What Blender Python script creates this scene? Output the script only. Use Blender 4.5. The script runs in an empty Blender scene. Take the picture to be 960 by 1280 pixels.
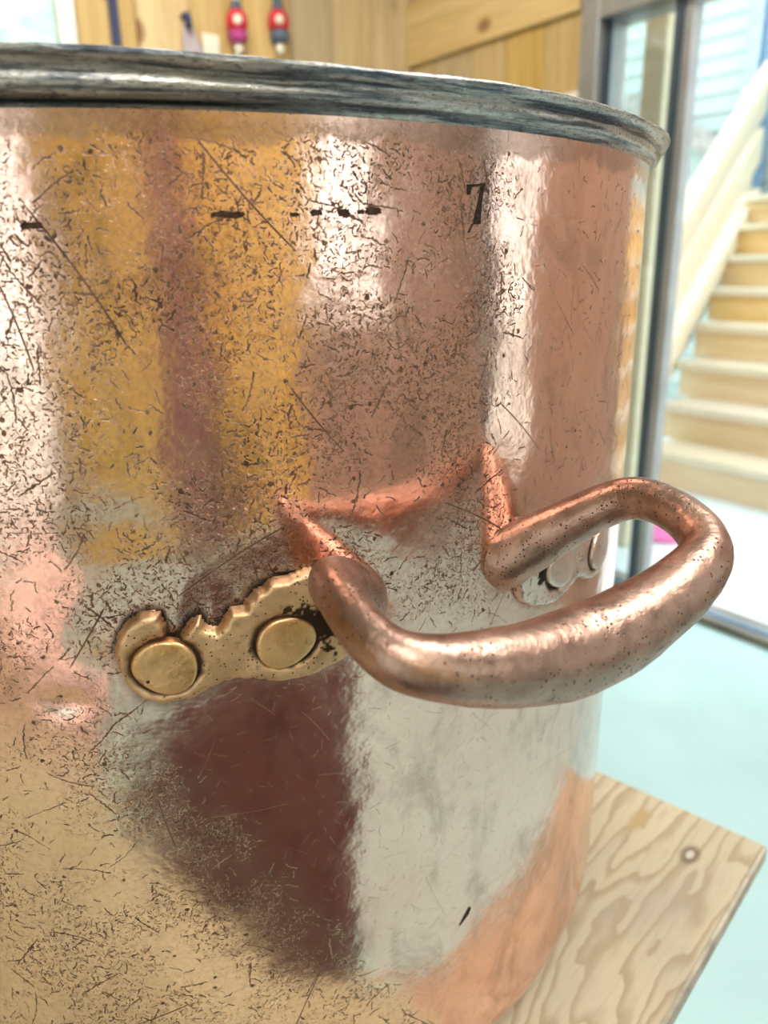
import bpy, bmesh, math, random
import numpy as np
from mathutils import Vector, Matrix, noise as mnoise

# ------------------------------------------------------------------ camera, world, exposure
scene = bpy.context.scene
COL = scene.collection
cam_data = bpy.data.cameras.new('camera')
cam = bpy.data.objects.new('camera', cam_data); COL.objects.link(cam)
cam_data.sensor_fit = 'VERTICAL'; cam_data.sensor_height = 36.0; cam_data.sensor_width = 27.0
cam_data.lens = 955.15 / 1280 * 36.0
cam_data.clip_start = 0.01; cam_data.clip_end = 100
RX = Vector((0.802793, -0.595921, -0.020052)); UX = Vector((0.200683, 0.238375, 0.950212)); BX = Vector((-0.561471, -0.766848, 0.310957))
cam.matrix_world = Matrix(((RX[0], UX[0], BX[0], -0.18154), (RX[1], UX[1], BX[1], -0.43827), (RX[2], UX[2], BX[2], 1.05), (0, 0, 0, 1)))
cam_data.dof.use_dof = True; cam_data.dof.focus_distance = 0.255; cam_data.dof.aperture_fstop = 10.5
scene.camera = cam

world = bpy.data.worlds.new('world'); scene.world = world; world.use_nodes = True
wn = world.node_tree.nodes; wl = world.node_tree.links
bg = wn['Background']; bg.inputs['Color'].default_value = (0.90, 0.97, 1.0, 1); bg.inputs['Strength'].default_value = 1.65

sun_d = bpy.data.lights.new('sun', 'SUN'); sun_d.energy = 0.9; sun_d.angle = math.radians(25); sun_d.color = (1, 0.96, 0.88)
sun = bpy.data.objects.new('sun', sun_d); COL.objects.link(sun)
sun.rotation_euler = (math.radians(42), 0, math.radians(62)); sun.location = (6, -4, 8)

def portal(name, loc, size_x, size_y, direction):
    d = bpy.data.lights.new(name, 'AREA'); d.shape = 'RECTANGLE'; d.size = size_x; d.size_y = size_y
    d.cycles.is_portal = True
    o = bpy.data.objects.new(name, d); COL.objects.link(o); o.location = loc
    o.rotation_euler = Vector(direction).to_track_quat('-Z', 'Y').to_euler()
scene.view_settings.view_transform = 'Standard'; scene.view_settings.look = 'None'
scene.view_settings.gamma = 1.0; scene.view_settings.use_curve_mapping = False
scene.view_settings.exposure = 0.84

FILL_LAMP = 9.5
H_RIM = 1.05 - 0.68165 + 0.0385
random.seed(7); rng = np.random.default_rng(7)

# ------------------------------------------------------------------ node helpers
def new_mat(name):
    m = bpy.data.materials.new(name); m.use_nodes = True
    nt = m.node_tree; return m, nt, nt.nodes['Principled BSDF']
class N:
    """tiny wrapper for wiring shader nodes"""
    def __init__(s, nt): s.nt = nt
    def node(s, t, **kw):
        n = s.nt.nodes.new(t)
        for k, v in kw.items(): setattr(n, k, v)
        return n
    def put(s, sock, v):
        if isinstance(v, bpy.types.NodeSocket): s.nt.links.new(v, sock)
        elif v is not None: sock.default_value = v
    def math(s, op, a, b=None, c=None, clamp=False):
        n = s.node('ShaderNodeMath', operation=op, use_clamp=clamp)
        s.put(n.inputs[0], a)
        if b is not None: s.put(n.inputs[1], b)
        if c is not None: s.put(n.inputs[2], c)
        return n.outputs[0]
    def vec(s, op, a, b=None, scale=None):
        n = s.node('ShaderNodeVectorMath', operation=op); s.put(n.inputs[0], a)
        if b is not None: s.put(n.inputs[1], b)
        if scale is not None: s.put(n.inputs['Scale'], scale)
        return n.outputs['Value'] if op in ('LENGTH', 'DOT_PRODUCT', 'DISTANCE') else n.outputs['Vector']
    def sep(s, v):
        n = s.node('ShaderNodeSeparateXYZ'); s.put(n.inputs[0], v); return n.outputs
    def comb(s, x, y, z=0.0):
        n = s.node('ShaderNodeCombineXYZ'); s.put(n.inputs[0], x); s.put(n.inputs[1], y); s.put(n.inputs[2], z); return n.outputs[0]
    def noise(s, v, scale=1.0, detail=3.0, rough=0.55, dist=0.0, dim='3D'):
        n = s.node('ShaderNodeTexNoise', noise_dimensions=dim); s.put(n.inputs['Vector'], v)
        n.inputs['Scale'].default_value = scale; n.inputs['Detail'].default_value = detail
        n.inputs['Roughness'].default_value = rough; n.inputs['Distortion'].default_value = dist
        return n.outputs['Fac']
    def voro(s, v, scale=1.0, dim='2D', feature='F1', rand=1.0):
        n = s.node('ShaderNodeTexVoronoi', voronoi_dimensions=dim, feature=feature); s.put(n.inputs['Vector'], v)
        n.inputs['Scale'].default_value = scale; n.inputs['Randomness'].default_value = rand
        return n.outputs
    def mapr(s, v, a, b, c=0.0, d=1.0, smooth=True):
        n = s.node('ShaderNodeMapRange'); n.interpolation_type = 'SMOOTHSTEP' if smooth else 'LINEAR'
        s.put(n.inputs[0], v)
        for i, q in enumerate((a, b, c, d)): s.put(n.inputs[i + 1], q)
        return n.outputs[0]
    def mix(s, f, a, b, mode='MIX'):
        n = s.node('ShaderNodeMix', data_type='RGBA', blend_type=mode); s.put(n.inputs[0], f)
        for i, q in ((6, a), (7, b)):
            if isinstance(q, tuple): q = (*q, 1) if len(q) == 3 else q
            s.put(n.inputs[i], q)
        return n.outputs[2]
    def bump(s, h, dist, strength=1.0, normal=None):
        n = s.node('ShaderNodeBump'); n.inputs['Distance'].default_value = dist; n.inputs['Strength'].default_value = strength
        s.put(n.inputs['Height'], h)
        if normal is not None: s.put(n.inputs['Normal'], normal)
        return n.outputs[0]
    def uv(s): return s.node('ShaderNodeTexCoord').outputs['UV']
    def obj(s): return s.node('ShaderNodeTexCoord').outputs['Object']
    def pos(s): return s.node('ShaderNodeNewGeometry').outputs['Position']
    def attr(s, name): return s.node('ShaderNodeAttribute', attribute_name=name).outputs['Fac']
    def rnd(s): return s.node('ShaderNodeObjectInfo').outputs['Random']
    def strokes(s, uv, cells, length, width, keep, off, bend=1.2):
        """randomly turned short scratches, one per Voronoi cell; cells per metre"""
        p = s.vec('ADD', s.vec('SCALE', uv, scale=cells), off)
        v = s.voro(p, 1.0)
        d = s.vec('SUBTRACT', p, v['Position'])
        col = s.sep(v['Color'])
        rot = s.node('ShaderNodeVectorRotate', rotation_type='Z_AXIS'); s.put(rot.inputs['Vector'], d)
        s.put(rot.inputs['Angle'], s.math('MULTIPLY', col[0], 6.2832))
        q = s.sep(rot.outputs[0])
        y = s.math('ADD', q[1], s.math('MULTIPLY', s.math('MULTIPLY', q[0], q[0]), s.math('MULTIPLY', s.math('SUBTRACT', col[1], 0.5), bend)))
        L = s.math('MULTIPLY', s.math('ADD', col[2], 0.35), length)
        mx = s.mapr(s.math('ABSOLUTE', q[0]), L, s.math('MULTIPLY', L, 0.6))
        my = s.mapr(s.math('ABSOLUTE', y), width, width * 0.45)
        k = s.math('LESS_THAN', s.math('FRACT', s.math('MULTIPLY', s.math('ADD', col[0], col[1]), 7.31)), keep)
        return s.math('MULTIPLY', s.math('MULTIPLY', mx, my), k)
def simple_mat(name, color, rough=0.6, metal=0.0, var=0.12, scale=9.0, bump=0.0, spec=0.5):
    m, nt, b = new_mat(name); n = N(nt)
    f = n.noise(n.pos(), scale, 4)
    b.inputs['Base Color'].default_value = (*color, 1)
    c = n.mix(n.mapr(f, 0.3, 0.7), tuple(x * (1 - var) for x in color), tuple(min(1, x * (1 + var)) for x in color))
    nt.links.new(c, b.inputs['Base Color'])
    b.inputs['Roughness'].default_value = rough; b.inputs['Metallic'].default_value = metal
    b.inputs['Specular IOR Level'].default_value = spec
    if bump: nt.links.new(n.bump(n.noise(n.pos(), scale * 12, 4), bump), b.inputs['Normal'])
    return m

# ------------------------------------------------------------------ materials
def copper_body():
    m, nt, b = new_mat('worn_copper'); n = N(nt); uv = n.uv()
    big = n.noise(uv, 9.0, 4, 0.6); mid = n.noise(uv, 55.0, 4, 0.6)
    xy = n.sep(uv)
    # fine random scratches and pits, dense in the upper two thirds, softer lower down and on the right
    dens = n.mapr(n.noise(uv, 26.0, 4, 0.65), 0.36, 0.60)
    wob = n.math('MULTIPLY', n.math('SUBTRACT', n.noise(uv, 24.0, 4, 0.65), 0.5), 0.034)
    xs = n.math('ADD', xy[0], wob); ys = n.math('ADD', xy[1], wob)
    # smoother metal below the handle, to the right of a slanting line
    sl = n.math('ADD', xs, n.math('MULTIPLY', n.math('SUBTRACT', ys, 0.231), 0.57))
    low = n.math('MAXIMUM', n.mapr(ys, 0.225, 0.265), n.mapr(sl, -0.022, -0.034, 0.06, 0.72))
    side = n.mapr(xs, 0.092, 0.125, 1.0, 0.22)
    dens = n.math('MULTIPLY', n.math('MULTIPLY', n.math('ADD', n.math('MULTIPLY', dens, 0.7), 0.3), low), side)
    jn = n.node('ShaderNodeTexNoise', noise_dimensions='2D'); n.put(jn.inputs['Vector'], uv); jn.inputs['Scale'].default_value = 700.0; jn.inputs['Detail'].default_value = 3.0
    uvd = n.vec('ADD', uv, n.vec('SCALE', n.vec('SUBTRACT', jn.outputs['Color'], (0.5, 0.5, 0.5)), scale=0.0013))
    s1 = n.strokes(uvd, 360, 0.46, 0.105, 0.60, (3.1, 1.7, 0), 1.5)
    s1b = n.strokes(uvd, 610, 0.48, 0.14, 0.60, (13.1, 8.7, 0), 1.5)
    s2 = n.strokes(uvd, 190, 0.55, 0.065, 0.50, (7.7, 2.9, 0))
    s3 = n.strokes(uvd, 62, 0.62, 0.022, 0.42, (1.3, 9.2, 0), 0.6)
    s4 = n.strokes(uv, 24, 0.70, 0.009, 0.55, (5.3, 4.4, 0), 0.3)
    worm = n.mapr(n.noise(uv, 620.0, 4, 0.65, 0.9), 0.545, 0.625)
    dots = n.voro(uvd, 150.0)
    dot = n.math('MULTIPLY', n.mapr(dots['Distance'], 0.16, 0.08), n.math('GREATER_THAN', n.sep(dots['Color'])[0], 0.90))
    fine = n.math('MULTIPLY', n.math('MAXIMUM', n.math('MAXIMUM', s1, s1b), n.math('MULTIPLY', worm, 0.8)), dens)
    coarse = n.math('MAXIMUM', n.math('MAXIMUM', s2, s3), n.math('MAXIMUM', s4, dot))
    coarse = n.math('MULTIPLY', coarse, n.math('ADD', n.math('MULTIPLY', dens, 0.65), 0.35))
    # turned guide lines round the pot (one level with the stamp, one lower)
    def ring(z, w):
        return n.math('MULTIPLY', n.mapr(n.math('ABSOLUTE', n.math('SUBTRACT', n.math('ADD', xy[1], n.math('MULTIPLY', n.math('SUBTRACT', n.noise(uv, 30, 2), 0.5), 0.002)), z)), w, w * 0.3), n.mapr(n.noise(uv, 38.0, 3), 0.42, 0.62))
    rings = n.math('MAXIMUM', ring(0.3815, 0.0007), ring(0.349, 0.0006))
    groove = n.math('MAXIMUM', n.math('MAXIMUM', fine, coarse), n.math('MULTIPLY', rings, 0.35), clamp=True)
    groove = n.mapr(groove, 0.24, 0.66)
    grit = n.math('MULTIPLY', n.mapr(n.noise(uvd, 480.0, 4, 0.7), 0.44, 0.62), n.math('ADD', n.math('MULTIPLY', dens, 0.8), 0.08))
    dirt_shade = n.attr('dirt_shade')
    base = n.mix(n.mapr(big, 0.35, 0.68), (0.95, 0.635, 0.52), (0.87, 0.54, 0.43))
    base = n.mix(n.math('MULTIPLY', n.mapr(mid, 0.5, 0.75), 0.30), base, (0.64, 0.40, 0.32))
    cloud = n.noise(n.vec('MULTIPLY', uv, (46.0, 26.0, 1.0)), 1.0, 6, 0.65, 0.7)
    base = n.mix(n.math('MULTIPLY', n.mapr(cloud, 0.47, 0.68), 0.62), base, (0.48, 0.33, 0.27))
    base = n.mix(n.math('MULTIPLY', n.mapr(sl, -0.018, -0.034), n.mapr(ys, 0.25, 0.19)), base, (0.95, 0.79, 0.61))  # paler beige painted in along the edge of the table's reflection
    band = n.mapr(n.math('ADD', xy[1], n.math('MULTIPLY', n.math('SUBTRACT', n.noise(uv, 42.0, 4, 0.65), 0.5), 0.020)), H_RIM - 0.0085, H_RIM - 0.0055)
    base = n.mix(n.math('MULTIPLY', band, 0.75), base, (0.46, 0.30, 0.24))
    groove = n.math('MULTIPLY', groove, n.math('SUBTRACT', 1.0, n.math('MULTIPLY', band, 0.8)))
    base = n.mix(n.math('MULTIPLY', grit, 0.62), base, (0.34, 0.205, 0.150))
    col = n.mix(n.math('MULTIPLY', groove, 0.93), base, n.mix(n.mapr(mid, 0.35, 0.6), (0.050, 0.028, 0.019), (0.17, 0.095, 0.062)))
    col = n.mix(dirt_shade, col, (0.03, 0.025, 0.028))
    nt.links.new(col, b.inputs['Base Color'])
    gd = n.math('MAXIMUM', groove, dirt_shade)
    b.inputs['Metallic'].default_value = 1.0; nt.links.new(n.mix(gd, (1.0, 1.0, 1.0), (0.0, 0.0, 0.0)), b.inputs['Specular Tint'])
    r = n.mapr(mid, 0.3, 0.75, 0.11, 0.19)
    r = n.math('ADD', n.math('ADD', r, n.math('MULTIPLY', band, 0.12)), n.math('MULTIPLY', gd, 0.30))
    nt.links.new(r, b.inputs['Roughness'])
    h = n.math('SUBTRACT', n.math('MULTIPLY', grit, -0.40), groove)
    b1 = n.bump(n.noise(uv, 75.0, 3, 0.5), 0.0011, 0.30)
    nt.links.new(n.bump(h, 0.000034, 1.0, b1), b.inputs['Normal'])
    return m
def cast_copper(name, base_a, base_b, rough, pit_scale, pit_keep, use_dirt):
    m, nt, b = new_mat(name); n = N(nt); p = n.obj()
    f = n.noise(p, 70.0, 5, 0.65)
    base = n.mix(n.mapr(f, 0.32, 0.68), base_a, base_b)
    v = n.voro(p, pit_scale, '3D')
    pit = n.math('MULTIPLY', n.mapr(v['Distance'], 0.34, 0.16), n.math('GREATER_THAN', n.sep(v['Color'])[0], n.mapr(n.noise(p, 55.0, 2), 0.38, 0.60, 1.0, 1 - pit_keep)))
    patch = n.mapr(n.noise(p, 210.0, 5, 0.75), 0.57, 0.70)
    k = n.math('MAXIMUM', pit, n.math('MULTIPLY', patch, 0.55))
    if use_dirt: k = n.math('MAXIMUM', k, n.attr('dirt_shade'))
    nt.links.new(n.mix(n.math('MULTIPLY', k, 0.95), base, (0.035, 0.022, 0.018)), b.inputs['Base Color'])
    b.inputs['Metallic'].default_value = 1.0; nt.links.new(n.mix(k, (1.0, 1.0, 1.0), (0.0, 0.0, 0.0)), b.inputs['Specular Tint'])
    nt.links.new(n.math('ADD', n.mapr(f, 0.3, 0.7, rough - 0.05, rough + 0.07), n.math('MULTIPLY', k, 0.3)), b.inputs['Roughness'])
    b1 = n.bump(n.noise(p, 230.0, 4, 0.6), 0.0007, 0.6)
    nt.links.new(n.bump(n.math('SUBTRACT', n.math('MULTIPLY', n.noise(p, 900.0, 3), 0.6), k), 0.00012, 0.8, b1), b.inputs['Normal'])
    return m
def tin_rim():
    m, nt, b = new_mat('tarnished_tin_rim'); n = N(nt); uv = n.uv()
    st = n.noise(n.vec('MULTIPLY', uv, (17.0, 300.0, 1.0)), 1.0, 5, 0.65, 0.4)
    fine = n.noise(n.vec('MULTIPLY', uv, (320.0, 900.0, 1.0)), 1.0, 4, 0.6)
    c = n.mix(n.mapr(st, 0.38, 0.60), (0.085, 0.105, 0.135), (0.56, 0.56, 0.54))
    c = n.mix(n.math('MULTIPLY', n.mapr(fine, 0.5, 0.68), 0.7), c, (0.05, 0.055, 0.065))
    d = n.attr('dirt_shade'); c = n.mix(d, c, (0.010, 0.016, 0.018))
    nt.links.new(c, b.inputs['Base Color']); b.inputs['Metallic'].default_value = 0.85
    nt.links.new(n.mapr(fine, 0.3, 0.7, 0.24, 0.45), b.inputs['Roughness'])
    nt.links.new(n.bump(n.math('ADD', st, n.math('MULTIPLY', fine, 0.5)), 0.0007, 0.8), b.inputs['Normal'])
    return m
def pine(name, c1, c2, var=0.25, knots=True, axis=2):
    m, nt, b = new_mat(name); n = N(nt); p = n.pos(); r = n.rnd()
    st = [26.0, 26.0, 26.0]; st[axis] = 1.6
    off = n.comb(n.math('MULTIPLY', r, 13.0), n.math('MULTIPLY', r, 7.0), n.math('MULTIPLY', r, 3.0))
    q = n.vec('ADD', n.vec('MULTIPLY', p, tuple(st)), off)
    g = n.noise(q, 1.0, 4, 0.6, 0.5)
    col = n.mix(n.mapr(g, 0.32, 0.68), c1, c2)
    col = n.mix(n.mapr(n.noise(n.vec('MULTIPLY', q, (4.0, 4.0, 4.0)), 1.0, 3), 0.35, 0.75, 0.0, 0.22), col, tuple(x * 0.6 for x in c2))
    hs = n.node('ShaderNodeHueSaturation'); n.put(hs.inputs['Color'], col)
    n.put(hs.inputs['Value'], n.mapr(r, 0, 1, 1 - var, 1 + var * 0.35, False)); n.put(hs.inputs['Saturation'], n.mapr(n.math('FRACT', n.math('MULTIPLY', r, 5.7)), 0, 1, 0.72, 1.12, False))
    col = hs.outputs[0]
    if knots:
        kst = [6.5, 6.5, 6.5]; kst[axis] = 4.2
        v = n.voro(n.vec('ADD', n.vec('MULTIPLY', p, tuple(kst)), off), 1.0, '3D')
        kn = n.math('MULTIPLY', n.mapr(v['Distance'], 0.20, 0.08), n.math('GREATER_THAN', n.sep(v['Color'])[1], 0.62))
        col = n.mix(n.math('MULTIPLY', kn, 0.8), col, (0.20, 0.065, 0.020))
    nt.links.new(col, b.inputs['Base Color']); b.inputs['Roughness'].default_value = 0.5
    return m
def plywood():
    m, nt, b = new_mat('weathered_plywood'); n = N(nt); p = n.obj(); xyz = n.sep(p)
    # cathedral figure: rings of a stretched, warped cone
    w1 = n.noise(n.vec('MULTIPLY', p, (2.4, 15.0, 1.0)), 1.0, 3, 0.5)
    w2 = n.noise(n.vec('MULTIPLY', p, (20.0, 55.0, 1.0)), 1.0, 3, 0.55)
    t = n.math('ADD', n.math('MULTIPLY', w1, 8.0), n.math('ADD', n.math('MULTIPLY', xyz[1], 34.0), n.math('MULTIPLY', w2, 0.9)))
    for kx, ky, amp in ((-0.040, 0.033, 1.6), (-0.115, 0.105, 0.9), (-0.235, 0.060, 1.5)):
        d = n.vec('LENGTH', n.vec('MULTIPLY', n.vec('SUBTRACT', p, (kx, ky, 0)), (16.0, 34.0, 0)))
        t = n.math('ADD', t, n.math('MULTIPLY', n.mapr(d, 2.2, 0.0), amp))
    ring = n.math('FRACT', n.math('MULTIPLY', t, 1.9))
    line = n.math('MULTIPLY', n.mapr(ring, 0.35, 0.90), n.mapr(ring, 1.0, 0.92))
    fib = n.noise(n.vec('MULTIPLY', p, (14.0, 420.0, 1.0)), 1.0, 4, 0.6)
    c = n.mix(n.mapr(w1, 0.35, 0.65), (0.40, 0.355, 0.26), (0.47, 0.415, 0.30))
    c = n.mix(n.math('MULTIPLY', line, 0.60), c, (0.22, 0.155, 0.08))
    c = n.mix(n.math('MULTIPLY', n.mapr(fib, 0.45, 0.75), 0.35), c, (0.27, 0.22, 0.145))
    gr = n.mapr(n.noise(n.vec('MULTIPLY', p, (9.0, 16.0, 1.0)), 1.0, 4), 0.50, 0.70)
    c = n.mix(n.math('MULTIPLY', gr, 0.45), c, (0.32, 0.295, 0.255))
    for kx, ky, rx, ry, ck in ((-0.040, 0.033, 0.010, 0.006, (0.10, 0.065, 0.035)), (-0.040, 0.033, 0.0045, 0.0025, (0.50, 0.47, 0.42)), (-0.102, 0.094, 0.006, 0.0045, (0.08, 0.045, 0.03)), (-0.030, 0.072, 0.014, 0.006, (0.34, 0.26, 0.12))):
        d = n.vec('LENGTH', n.vec('MULTIPLY', n.vec('SUBTRACT', p, (kx, ky, 0)), (1 / rx, 1 / ry, 0)))
        c = n.mix(n.math('MULTIPLY', n.mapr(d, 1.25, 0.6), 0.8), c, ck)
    nt.links.new(c, b.inputs['Base Color']); b.inputs['Roughness'].default_value = 0.55
    nt.links.new(n.bump(n.math('ADD', fib, n.math('MULTIPLY', line, -0.4)), 0.0003, 0.6), b.inputs['Normal'])
    return m
def glass():
    m, nt, b = new_mat('window_glass'); n = N(nt)
    tr = n.node('ShaderNodeBsdfTransparent'); tr.inputs[0].default_value = (0.93, 0.97, 0.96, 1)
    gl = n.node('ShaderNodeBsdfGlossy'); gl.inputs['Roughness'].default_value = 0.02
    fr = n.node('ShaderNodeFresnel'); fr.inputs[0].default_value = 1.45
    mx = n.node('ShaderNodeMixShader'); nt.links.new(fr.outputs[0], mx.inputs[0]); nt.links.new(tr.outputs[0], mx.inputs[1]); nt.links.new(gl.outputs[0], mx.inputs[2])
    nt.links.new(mx.outputs[0], nt.nodes['Material Output'].inputs[0]); return m
def lettering_black():
    m, nt, b = new_mat('stamped_black'); n = N(nt)
    nt.links.new(n.mix(n.mapr(n.noise(n.obj(), 900, 3), 0.35, 0.7), (0.008, 0.007, 0.006), (0.04, 0.028, 0.02)), b.inputs['Base Color']); b.inputs['Roughness'].default_value = 0.7; b.inputs['Specular IOR Level'].default_value = 0.2
    return m

def fill_lamp_mat():
    m, nt, b = new_mat('fill_lamp_diffuser'); b.inputs['Base Color'].default_value = (0.9, 0.9, 0.88, 1)
    b.inputs['Emission Color'].default_value = (1.0, 0.95, 0.88, 1); b.inputs['Emission Strength'].default_value = FILL_LAMP
    return m
M = {
    'copper': copper_body(), 'rim': tin_rim(),
    'handle': cast_copper('brown_cast_copper', (0.33, 0.205, 0.160), (0.50, 0.33, 0.265), 0.36, 760.0, 0.55, True),
    'rosette': cast_copper('golden_cast_copper', (0.54, 0.36, 0.21), (0.72, 0.51, 0.32), 0.48, 800.0, 0.50, True),
    'rivet': cast_copper('polished_rivet_copper', (0.58, 0.35, 0.17), (0.78, 0.53, 0.28), 0.40, 400.0, 0.02, False),
    'rosette_pale': cast_copper('grey_floor_sheen_copper', (0.62, 0.48, 0.41), (0.78, 0.63, 0.55), 0.34, 800.0, 0.35, True), 'rivet_pale': cast_copper('grey_floor_sheen_rivet', (0.66, 0.50, 0.43), (0.78, 0.62, 0.54), 0.34, 400.0, 0.02, False),  # greyer copies of one copper, with the floor's reflection put into the colour
    'tin': simple_mat('dull_tin_lining', (0.45, 0.45, 0.44), 0.4, 0.9),
    'stamp': lettering_black(), 'punch': simple_mat('tarnished_punch_brown', (0.050, 0.028, 0.018), 0.6, 0.3, 0.5, 700, 0, 0.2),
    'ply': plywood(), 'ply_edge': simple_mat('grey_plywood_edge', (0.36, 0.33, 0.27), 0.7, 0, 0.3, 60),
    'pine': pine('knotty_pine', (0.74, 0.53, 0.23), (0.62, 0.40, 0.14)),
    'pine_gold': pine('yellow_varnished_pine', (0.84, 0.68, 0.20), (0.76, 0.56, 0.13), 0.15),
    'pine_rail': pine('pine_rail', (0.74, 0.53, 0.23), (0.64, 0.42, 0.15), 0.1, True, 1),
    'lumber': pine('new_lumber_pale', (0.80, 0.74, 0.58), (0.74, 0.65, 0.46), 0.10, False, 1),
    'lumber_riser': pine('new_lumber_warm', (0.84, 0.63, 0.34), (0.76, 0.52, 0.24), 0.10, False, 1),
    'floor': simple_mat('pale_aqua_floor_paint', (0.40, 0.59, 0.62), 0.35, 0, 0.05, 3.0),
    'porch': simple_mat('pale_porch_floor', (0.66, 0.76, 0.80), 0.5, 0, 0.05, 3.0),
    'ceiling': simple_mat('white_ceiling', (0.84, 0.83, 0.80), 0.8),
    'wall': simple_mat('wall_backing', (0.40, 0.30, 0.245), 0.8),
    'frame': simple_mat('grey_aluminium', (0.34, 0.34, 0.34), 0.4, 0.6, 0.1),
    'dark_frame': simple_mat('dark_blue_gasket', (0.045, 0.065, 0.085), 0.45, 0.2, 0.15),
    'olive': simple_mat('olive_bronze_edge', (0.13, 0.12, 0.09), 0.5, 0.3, 0.2),
    'white_trim': simple_mat('white_window_trim', (0.85, 0.84, 0.80), 0.5),
    'glass': glass(),
    'siding': simple_mat('white_siding', (0.49, 0.60, 0.57), 0.6, 0, 0.04, 2.0),
    'blue_trim': simple_mat('pale_blue_corner', (0.42, 0.58, 0.74), 0.5), 'blue_dark': simple_mat('deep_blue_downpipe', (0.16, 0.28, 0.42), 0.5),
    'grey_beam': simple_mat('grey_timber', (0.42, 0.41, 0.38), 0.7, 0, 0.2, 20),
    'ground': simple_mat('pale_gravel', (0.62, 0.64, 0.60), 0.9, 0, 0.2, 8),
    'leaf': simple_mat('pale_sunlit_leaves', (0.50, 0.82, 0.62), 0.8, 0, 0.25, 9),
    'navy': simple_mat('navy_cloth', (0.035, 0.045, 0.11), 0.7), 'teal': simple_mat('teal_cord', (0.05, 0.20, 0.18), 0.7),
    'cream': simple_mat('cream_cloth', (0.82, 0.76, 0.62), 0.8), 'red': simple_mat('red_felt', (0.60, 0.03, 0.05), 0.7), 'magenta': simple_mat('magenta_felt', (0.42, 0.05, 0.22), 0.75),
    'slate': simple_mat('slate_felt', (0.10, 0.13, 0.19), 0.8), 'lavender': simple_mat('lavender_shadow', (0.50, 0.42, 0.45), 0.8),
    'pink': simple_mat('bright_pink_plastic', (0.95, 0.22, 0.55), 0.4), 'mauve': simple_mat('mauve_stand_in_cloth', (0.33, 0.22, 0.24), 0.9, 0, 0.2, 14),
    'rug': simple_mat('dark_maroon_rug', (0.075, 0.034, 0.036), 0.95, 0, 0.4, 40, 0.003),
    'lamp': fill_lamp_mat(),
    'pale_pink': simple_mat('pale_pink_fabric', (0.90, 0.76, 0.76), 0.9, 0, 0.06, 10),
    'white_plastic': simple_mat('white_plastic', (0.82, 0.80, 0.74), 0.4),
}

# ------------------------------------------------------------------ object helpers
def link(name, me, parent=None, mat=None, smooth=False):
    o = bpy.data.objects.new(name, me); COL.objects.link(o)
    if parent: o.parent = parent
    if mat and not me.materials: me.materials.append(M[mat])
    if smooth:
        for p in me.polygons: p.use_smooth = True
    return o
def empty(name, loc=(0, 0, 0), rz=0.0):
    o = bpy.data.objects.new(name, None); COL.objects.link(o); o.location = loc; o.rotation_euler = (0, 0, rz); o.empty_display_size = 0.05
    return o
def tag(o, label, cat, group=None):
    o['label'] = label; o['category'] = cat
    if group: o['group'] = group
    return o
def struct(o, label=None):
    o['kind'] = 'structure'
    if label: o['label'] = label
    return o
def box_mesh(name, x0, x1, y0, y1, z0, z1, bev=0.0):
    bm = bmesh.new(); bmesh.ops.create_cube(bm, size=1.0)
    for v in bm.verts: v.co = Vector(((x0 + x1) / 2 + v.co.x * (x1 - x0), (y0 + y1) / 2 + v.co.y * (y1 - y0), (z0 + z1) / 2 + v.co.z * (z1 - z0)))
    if bev: bmesh.ops.bevel(bm, geom=bm.edges[:], offset=bev, segments=1, affect='EDGES')
    me = bpy.data.meshes.new(name); bm.to_mesh(me); bm.free(); return me
def box(name, b, mat, parent=None, bev=0.0): return link(name, box_mesh(name, *b, bev), parent, mat)
def grid_mesh(name, P, uvs=None, closed_u=False):
    """P: array (nv, nu, 3)"""
    nv, nu = P.shape[:2]; idx = np.arange(nv * nu).reshape(nv, nu)
    a = idx[:-1, :-1]; b = idx[:-1, 1:]; c = idx[1:, 1:]; d = idx[1:, :-1]
    F = np.stack([a, b, c, d], -1).reshape(-1, 4)
    if closed_u:
        F = np.vstack([F, np.stack([idx[:-1, -1], idx[:-1, 0], idx[1:, 0], idx[1:, -1]], -1)])
    me = bpy.data.meshes.new(name); me.from_pydata(P.reshape(-1, 3).tolist(), [], F.tolist()); me.update()
    if uvs is not None:
        U = uvs.reshape(-1, 2); lay = me.uv_layers.new(name='UVMap')
        li = np.empty(len(me.loops), dtype=np.int32); me.loops.foreach_get('vertex_index', li)
        lay.data.foreach_set('uv', U[li].astype(np.float32).ravel())
    return me
def set_attr(me, name, vals):
    a = me.attributes.new(name, 'FLOAT', 'POINT'); a.data.foreach_set('value', np.asarray(vals, dtype=np.float32).ravel())
def lathe(name, prof, n=24, mat=None, parent=None, smooth=True):
    P = np.zeros((len(prof), n, 3)); t = np.linspace(0, 2 * np.pi, n, endpoint=False)
    for i, (r, z) in enumerate(prof): P[i, :, 0] = r * np.cos(t); P[i, :, 1] = r * np.sin(t); P[i, :, 2] = z
    return link(name, grid_mesh(name, P, None, True), parent, mat, smooth)
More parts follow.
